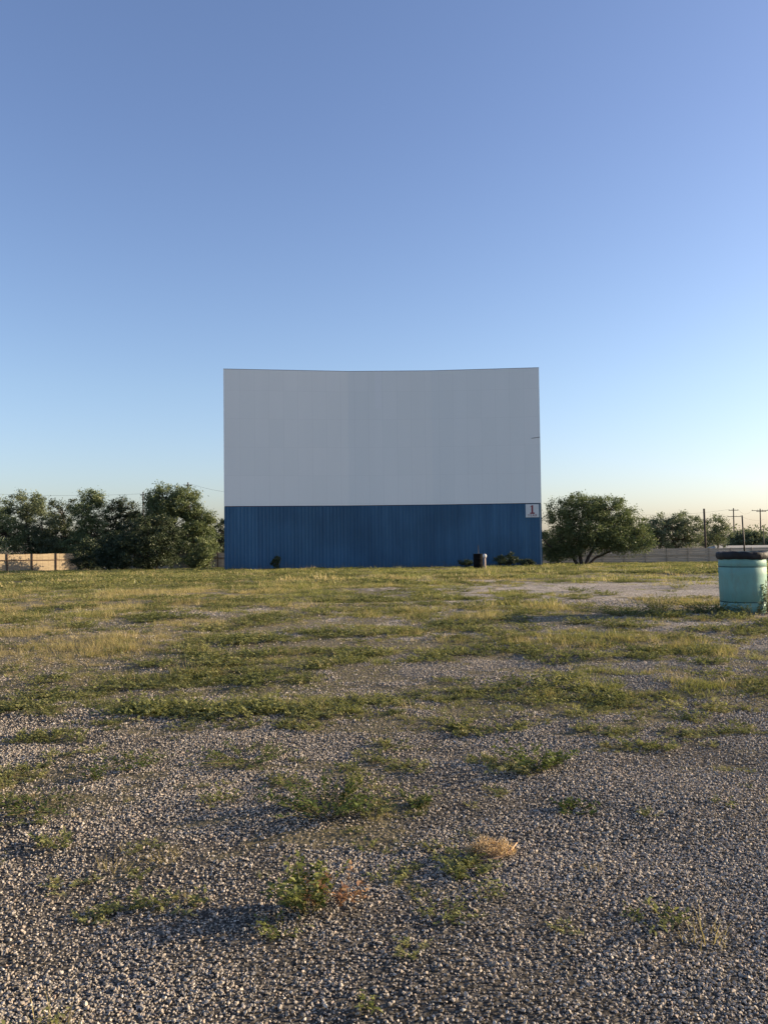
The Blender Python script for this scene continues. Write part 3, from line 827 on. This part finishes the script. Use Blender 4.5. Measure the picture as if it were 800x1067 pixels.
tree('tree', 'rounded grey green tree behind the right fence left of the dark pole', b, [lob(692, 551, 36, 34, b, 75), lob(716, 550, 34, 38, b, 75), lob(704, 562, 56, 26, b, 60), lob(676, 558, 24, 30, b, 40)], [(0, .2, .16, 1.6)], M['leaf_grey'], 32, group=RT)
b = gpt(746, 99)
tree('tree', 'thin airy tree right of the dark pole behind the fence', b, [lob(744, 548, 26, 22, b, 26), lob(752, 556, 26, 18, b, 26), lob(742, 563, 34, 18, b, 40)], [(0, .3, .11, 2.0)], M['leaf_grey'], 33, leaf=.14, group=RT)
b = gpt(782, 150)
tree('tree', 'far dark tree low behind the two utility poles', b, [lob(778, 562, 40, 22, b, 70), lob(790, 564, 34, 20, b, 50), lob(768, 566, 24, 16, b, 35)], [(0, .2, .2, 2.0)], M['leaf_grey'], 34, leaf=.28, clump=.7, group=RT)
b = gpt(815, 130)
tree('tree', 'far round tree cut by the right edge of the photo', b, [lob(818, 562, 34, 26, b, 60), lob(806, 568, 22, 16, b, 30)], [(0, .2, .2, 2.0)], M['leaf_grey'], 35, leaf=.25, clump=.6, group=RT)

# distant wood closing off the horizon, one mass
r = np.random.default_rng(55); V = []; K = 2600
X = r.uniform(-420, 420, K); Yd = 270 + r.normal(size=K) * 12 + (X / 40) ** 2 * -.3
hmax = 5.2 + 2.2 * fbm(X / 16, Yd * 0, 91, 3)
Z = zf(X, Yd) + r.uniform(0, 1, K) ** .7 * hmax
per = 16; n = K * per
C = np.repeat(np.stack([X, Yd, Z], -1), per, 0) + r.normal(size=(n, 3)) * np.array([1.5, 1.2, .7])
a = r.normal(size=(n, 3)); a /= np.linalg.norm(a, axis=1)[:, None]; bb = np.cross(a, r.normal(size=(n, 3))); bb /= np.linalg.norm(bb, axis=1)[:, None]
L = r.uniform(.4, 1.1, n)[:, None]
V = np.stack([C - a * L * .5, C + bb * L * .25, C + a * L * .5, C - bb * L * .25], 1).reshape(-1, 3)
far = mesh_np('distant_wood', V, np.arange(n * 4).reshape(-1, 4), M['leaf_grey'], attrs={'rnd': np.repeat(np.repeat(r.uniform(.2, .9, K), per), 4)})
tag(far, 'far low belt of trees along the horizon', 'woodland', kind='stuff')

# shrubs growing against the blue base wall
SG = 'shrubs at the foot of the screen'
for (px, w, h, s, lb) in ((528, 28, 14, 41, 'dark shrub with an upright tip against the blue wall near the mesquite'), (549, 18, 8, 42, 'low dark shrub against the blue wall below the sign'),
                          (485, 15, 6, 43, 'low dark shrub behind the black barrel at the blue wall'), (287, 10, 11, 44, 'small spiky dark plant against the left part of the blue wall')):
    b = gpt(px, 68.6 + (px > 400) * 1.2)
    hy = 592 - h / 2
    tree('wall_shrub', lb, b, [lob(px, hy, w, h, b, int(8 + w * h / 14)), lob(px + w * .15, hy - h * .35, w * .25, h * .5, b, 5)], [(0, .05, .03, .3)], M['leaf_dark'], s, leaf=.085, per=34, clump=.17, group=SG, cat='shrub', twig=1.0)

# ------------------------------------------------------------------ fences
def board_fence(name, label, A, B, h, mat, spacing, rail_h, rail_mat, horizontal=False, pick_h=None):
    A = Vector(A); B = Vector(B); d = (B - A); Ln = d.length; ang = math.atan2(d.y, d.x)
    f = empty(name, (A.x, A.y, 0), ang); tag(f, label, 'fence', 'fences round the lot')
    r = np.random.default_rng(int(abs(A.x * 7 + B.x * 3)))
    def gz(s):
        q = A + d * (s / Ln); return zf1(q.x, q.y)
    mb = MB()
    if horizontal:
        nb = 6; bh = h / nb
        for s in np.arange(0, Ln, 2.4):
            e = min(s + 2.395, Ln)
            for i in range(nb):
                z0 = gz(s) + i * bh + .02; j = r.normal() * .006
                mb.box(s, e, -.012 + j, .014 + j, z0, z0 + bh - .018 + (r.normal() * .012 if i == nb - 1 else 0))
    else:
        s = 0
        while s < Ln:
            w = .58 if pick_h else .145
            z = gz(s); j = r.normal() * .006
            mb.box(s, min(s + w - .012, Ln), -.012 + j, .012 + j, z - .02, z + h + r.normal() * .02); s += w
    mb.build('board_panel', mat, f)
    for i, s in enumerate(np.arange(0, Ln + .01, spacing)):
        z = gz(s)
        MB().box(s - .04, s + .04, -.12, -.03, z - .3, z + h + .04).build('post', rail_mat, f)
    mb = MB()
    for k, s in enumerate(np.arange(0, Ln - .01, spacing)):
        e = min(s + spacing, Ln); hh = rail_h + (.12 if k % 3 == 0 else 0) * 0
        mb.beam((s + .042, -.055, gz(s) + hh), (e - .042, -.055, gz(e) + hh), .05, .07)
    mb.build('rail', rail_mat, f)
    return f
A = gpt(-110, 72); B = gpt(104, 86.6)
board_fence('board_fence', 'tan sunlit board fence with dark posts at the far left', A, B, 1.72, M['fence_tan'], 2.45, 1.12, M['fence_rail'], pick_h=True)
A = gpt(106, 87.2); B = gpt(420, 87.2)
board_fence('board_fence', 'weathered pale grey fence running behind the shrubs and the screen', A, B, 1.65, M['fence_grey'], 2.45, 1.1, M['fence_rail'], pick_h=True)
A = gpt(422, 88.5); B = gpt(860, 92)
board_fence('board_fence', 'low grey fence of horizontal boards right of the screen', A, B, 1.52, M['fence_grey'], 2.4, .8, M['fence_grey'], horizontal=True)

# low pale shed roof beyond the right fence
A = at(752, 568.8, 101); zr = A.z
sh = empty('low_shed', (A.x, 101, zf1(A.x, 101))); tag(sh, 'long low shed with pale metal roof behind the right fence', 'shed')
hr = zr - zf1(A.x, 101); Ls = 30
MB().box(.15, Ls, 0, 6, -.3, hr - .45).build('wall', M['shed_pale'], sh)
V = [(-.9, -.4, hr - .55), (Ls + .5, -.4, hr - .55), (Ls + .5, 3, hr), (.3, 3, hr), (-.9, 6.4, hr - .55), (Ls + .5, 6.4, hr - .55)]
V += [(a, b_, c - .06) for a, b_, c in V]
mesh_obj('roof', V, [(0, 1, 2, 3), (3, 2, 5, 4), (0, 3, 4), (6, 9, 8, 7), (9, 10, 11, 8), (6, 10, 9), (0, 6, 7, 1), (4, 5, 11, 10), (0, 4, 10, 6), (1, 7, 8, 2), (2, 8, 11, 5)], M['shed_roof'], sh)

# ------------------------------------------------------------------ poles and wires
def plain_pole(name, label, px, py_top, Y, rad, mat, lean=0):
    top = at(px, py_top, Y); gx_ = top.x + lean; g = zf1(gx_, Y)
    mb = MB(); h = top.z - g
    mb.tube([(0, 0, -.4), (-lean * .5, 0, h * .5), (-lean, 0, h)], [rad, rad * .95, rad * .85], 10)
    o = mb.build(name, mat, None, True, (gx_, Y, g)); tag(o, label, 'pole'); return o
plain_pole('wooden_pole', 'dark bare wooden pole behind the right fence among grey green trees', 733, 530, 93.5, .13, M['pole_wood'], .1)
plain_pole('metal_pole', 'black slim pole rising behind the green drum', 772.6, 537, 60, .06, M['pole_black'], .16)
plain_pole('metal_pole', 'thin short pole right of the rightmost utility pole', 794.8, 551, 125, .07, M['pole_black'])

UG = 'utility poles beyond the lot'
def utility(label, px, py_top, Y, arms, rot=0):
    top = at(px, py_top, Y); g = zf1(top.x, Y); h = top.z - g; u = Y / F_PX
    t = empty('utility_pole', (top.x, Y, g), rot); tag(t, label, 'utility pole', UG)
    MB().tube([(0, 0, -.4), (0, 0, h * .5), (0, 0, h)], [.17, .145, .11], 10).build('pole', M['pole_wood'], t, True)
    pts = []
    for dz, w, off in arms:
        z = h - dz * u; x0 = (-w / 2 + off) * u; x1 = (w / 2 + off) * u
        a = MB().box(x0, x1, -.20, -.115, z - .06, z + .06).build('crossarm', M['pole_wood'], t)
        for f in (.04, .35, .65, .96):
            xx = x0 + (x1 - x0) * f
            MB().tube([(xx, -.16, z + .06), (xx, -.16, z + .13), (xx, -.16, z + .22)], [.03, .05, .03], 8).build('insulator', M['ceramic'], a)
        pts.append([Vector((top.x + x, Y - .16, g + z + .2)) for x in (x0 + .1, 0.15, x1 - .1)])
    return pts, Vector((top.x, Y, g))
uA, _ = utility('utility pole with two crossarms left of the other right utility pole', 763.6, 529.5, 180, [(2.2, 10, -.3), (8.8, 14, .2)])
uB, _ = utility('utility pole with one wide crossarm nearest the right edge', 791.4, 530, 185, [(3.0, 10, .8), (2.0 + 1.4, 14, -1.5)][:1] + [(2.0, 17, -.5)])
uC, _ = utility('utility pole rising between the dark tree and the tallest left tree', 149.3, 512.5, 150, [(3.2, 4.5, -.6)])
uD, _ = utility('utility pole with its tip just showing above the tallest left tree', 196, 502.5, 150, [(3, 8, 0)])
def wire(label, P, Q, sag, grp='power lines', rad=.016):
    pts = []
    for t in np.linspace(0, 1, 17):
        p = P.lerp(Q, t); p = p - Vector((0, 0, sag * 4 * t * (1 - t))); pts.append(p)
    c = pts[0]
    o = MB().tube([q - c for q in pts], [rad] * 17, 5).build('power_line', M['wire'], None, True, c); tag(o, label, 'power line', grp)
farR = [at(905, 528, 190), at(905, 536, 190)]
farL = at(610, 531, 182); farL2 = at(610, 540, 182)
wire('topmost sagging power line between the two right utility poles', uA[0][2], uB[1][0], 1.0)
wire('lower power line from the lower crossarm to the rightmost utility pole', uA[1][2], at(796, 541, 185), .6)
wire('power line leaving the rightmost utility pole out of frame', uB[1][2], farR[0], 1.0)
wire('upper power line coming over the grey green trees to the two-armed pole', farL, uA[0][0], 1.2)
wire('lower power line coming over the grey green trees to the two-armed pole', farL2, uA[1][0], 1.2)
wire('power line between the two left utility poles above the dark trees', uC[0][1], uD[0][0], .4)
wire('power line running from the tallest left tree behind the screen', uD[0][2], at(262, 514, 150), .5)
wire('faint power line above the trees at the far left', at(-60, 511, 150), uC[0][0], .6)

# ------------------------------------------------------------------ green drum with black bag
p = on_ground(774, 637); 
u = p.y / F_PX
H = 61.5 * u; RT_ = 23.2 * u
dr = empty('trash_drum', p, R(0)); tag(dr, 'sea green plastic drum used as a trash barrel in the weeds', 'trash drum')
prof = [(RT_ * .86, -.03), (RT_ * .93, .0), (RT_ * .955, .05 * H), (RT_ * .965, .155 * H), (RT_ * .945, .165 * H), (RT_ * .945, .175 * H), (RT_ * .972, .185 * H), (RT_ * .985, .40 * H), (RT_ * .995, .62 * H),
        (RT_ * 1.0, .745 * H), (RT_ * .982, .752 * H), (RT_ * .982, .762 * H), (RT_ * 1.0, .77 * H), (RT_ * 1.0, .85 * H), (RT_ * .985, .86 * H), (RT_ * .99, .875 * H), (RT_ * .98, .97 * H), (RT_ * .955, H), (RT_ * .90, H), (RT_ * .89, .3 * H), (0.001, .29 * H)]
drb = MB().lathe(prof, 64, lambda i, t, r_, z: (r_ * (1 + .006 * math.sin(3 * t + 1)), z)).build('drum_body', M['drum'], dr, True)
bagE = empty('trash_bag', (p.x, p.y, p.z + H)); tag(bagE, 'black trash bag folded over the rim of the green drum', 'trash bag')
def wobble(i, t, r_, z):
    a = .022 * math.sin(7 * t + .6 * i) + .016 * math.sin(17 * t + 1.3 * i) + .012 * math.sin(31 * t)
    k = (0, .3, .8, 1, 1, 1, .8, .5, .4, .4, .3, 0)[min(i, 11)]
    return r_ * (1 + a * k * .7), z + (.010 * math.sin(3 * t + 2) + .006 * math.sin(13 * t)) * .5
bp = [(RT_ * 1.005, -7.4 * u), (RT_ * 1.03, -7.0 * u), (RT_ * 1.07, -5.0 * u), (RT_ * 1.08, -3.4 * u), (RT_ * 1.07, -1.6 * u), (RT_ * 1.06, -.3 * u), (RT_ * 1.0, .35 * u), (RT_ * .92, .3 * u), (RT_ * .87, -.4 * u), (RT_ * .84, -5 * u), (RT_ * .80, -14 * u), (0.001, -20 * u)]
for zz in (.757, .17):
    rr = RT_ * (.992 if zz > .5 else .958)
    MB().lathe([(rr, zz * H - .008), (rr + .004, zz * H - .006), (rr + .004, zz * H + .006), (rr, zz * H + .008)], 64).build('groove_shade', M['drum_dark'], dr, True)  # dark ring that paints the shade of each moulded groove
MB().lathe(bp, 72, wobble).build('bag_skin', M['bag'], bagE, True)
# gathered knot sticking out at the right
MB().tube([(RT_ * 1.02, -.05, -5 * u), (RT_ * 1.14, -.06, -5.6 * u), (RT_ * 1.26, -.05, -6.0 * u), (RT_ * 1.36, -.03, -6.2 * u)], [.045, .028, .018, .03], 9).build('bag_knot', M['bag'], bagE, True)

# tall weeds growing round the drum
WG = 'weeds round the green drum'
q = Vector(p)
def wat(dx, dy): return Vector((q.x + dx, q.y + dy, zf1(q.x + dx, q.y + dy)))
weed('tall_weed', 'tall spindly weed against the sunlit side of the green drum', 'weed', 0, 0, 22, 38, 12, .05, M['weed_pale'], 61, 14, WG, .8, wat(.30, -.36))
weed('tall_weed', 'bushy weed in front of the green drum', 'weed', 0, 0, 40, 14, 44, .03, M['weed_leaf'], 62, 12, WG, 1, wat(-.02, -.42))
weed('tall_weed', 'dense weed on the shaded side of the green drum', 'weed', 0, 0, 70, 13, 90, .03, M['weed_leaf'], 63, 12, WG, 1, wat(-.55, -.1))
weed('tall_weed', 'yellow green weed a few steps left of the green drum', 'weed', 0, 0, 40, 18, 60, .03, M['weed_pale'], 64, 12, WG, .9, wat(-1.25, .35))
weed('tall_weed', 'sprawling dark weed left of the drum in its shadow', 'weed', 0, 0, 90, 11, 110, .03, M['weed_leaf'], 65, 12, WG, 1, wat(-1.9, -.1))
weed('tall_weed', 'weed at the right foot of the green drum', 'weed', 0, 0, 34, 24, 22, .05, M['weed_leaf'], 66, 12, WG, 1, wat(.52, -.25))

# ------------------------------------------------------------------ black barrel and pale post before the screen
p = on_ground(498, 597); p = Vector((at(498, 590, 58).x, 58, 0)); p.z = zf1(p.x, 58); u = 58 / F_PX
br = empty('steel_barrel', p); tag(br, 'black steel barrel standing on the grass before the blue wall', 'barrel')
Rb = 4.9 * u; Hb = at(497, 577, 58).z - p.z
pf = [(Rb * .98, -.05), (Rb, 0), (Rb, .32 * Hb), (Rb * 1.04, .335 * Hb), (Rb, .35 * Hb), (Rb, .65 * Hb), (Rb * 1.04, .665 * Hb), (Rb, .68 * Hb), (Rb, .97 * Hb), (Rb * 1.04, .985 * Hb), (Rb * 1.02, Hb), (Rb * .93, Hb), (Rb * .92, .4 * Hb), (.001, .39 * Hb)]
MB().lathe(pf, 32).build('barrel_body', M['barrel_black'], br, True)
pp = at(504.9, 590, 57.6); g = zf1(pp.x, 57.6); hp = at(505.8, 577.5, 57.6).z - g
po = empty('capped_post', (pp.x, 57.6, g)); tag(po, 'short pale post with a white cap beside the black barrel', 'post')  # plain weathered post with a rounded cap
MB().tube([(0, 0, -.2), (0, 0, hp - .25)], [.08, .07], 12).build('post_shaft', M['post_pale'], po, True)
MB().lathe([(.001, hp - .27), (.10, hp - .26), (.13, hp - .18), (.14, hp - .10), (.11, hp - .02), (.05, hp + .02), (.001, hp + .03)], 16).build('cap', M['cap_white'], po, True)
rp = at(498.4, 590, 60); g = zf1(rp.x, 60)
o = MB().tube([(0, 0, -.2), (0, 0, at(498.4, 568, 60).z - g)], [.03, .025], 8).build('thin_rod', M['pole_black'], None, True, (rp.x, 60, g)); tag(o, 'thin dark rod standing behind the black barrel', 'rod')

# ------------------------------------------------------------------ light
SUN_AZ = R(79.5); SUN_EL = R(14.2)
w = bpy.data.worlds.new("World"); scene.world = w; w.use_nodes = True
nt = w.node_tree; bg = nt.nodes['Background']
sky = nt.nodes.new('ShaderNodeTexSky'); sky.sky_type = 'NISHITA'; sky.sun_disc = False
sky.sun_elevation = SUN_EL; sky.sun_rotation = SUN_AZ
sky.altitude = 0; sky.air_density = 1.0; sky.dust_density = 1.1; sky.ozone_density = 1.6
tint = nt.nodes.new('ShaderNodeMix'); tint.data_type = 'RGBA'; tint.blend_type = 'MULTIPLY'; tint.inputs[0].default_value = 1.0
nt.links.new(sky.outputs[0], tint.inputs[6])   # the camera's cool white balance
tcw = nt.nodes.new('ShaderNodeTexCoord'); sz = nt.nodes.new('ShaderNodeSeparateXYZ'); nt.links.new(tcw.outputs['Generated'], sz.inputs[0])
wb = ramp(nt, sz.outputs[2], [(0, (1.12, 1.17, 1.58)), (.06, (1.17, 1.20, 1.50)), (.18, (1.22, 1.24, 1.44)), (.45, (1.18, 1.17, 1.42))])
nt.links.new(wb.outputs[0], tint.inputs[7])
nt.links.new(tint.outputs[2], bg.inputs[0]); bg.inputs[1].default_value = .081
sd = bpy.data.lights.new('sun', 'SUN'); sd.energy = 5.0; sd.angle = R(.5); sd.color = (1.0, .80, .54)
sun = bpy.data.objects.new('sun', sd); COL.objects.link(sun)
dirv = Vector((math.sin(SUN_AZ) * math.cos(SUN_EL), math.cos(SUN_AZ) * math.cos(SUN_EL), math.sin(SUN_EL)))
sun.rotation_euler = dirv.to_track_quat('Z', 'Y').to_euler(); sun.location = dirv * 60

vs = scene.view_settings
vs.view_transform = 'Standard'; vs.look = 'None'; vs.gamma = 1; vs.use_curve_mapping = False; vs.exposure = 1.02
scene.render.engine = 'CYCLES'
scene.cycles.max_bounces = 6; scene.cycles.transparent_max_bounces = 4
scene.cycles.use_denoising = True
scene.cycles.denoiser = 'OPENIMAGEDENOISE'
scene.cycles.denoising_input_passes = 'RGB_ALBEDO_NORMAL'
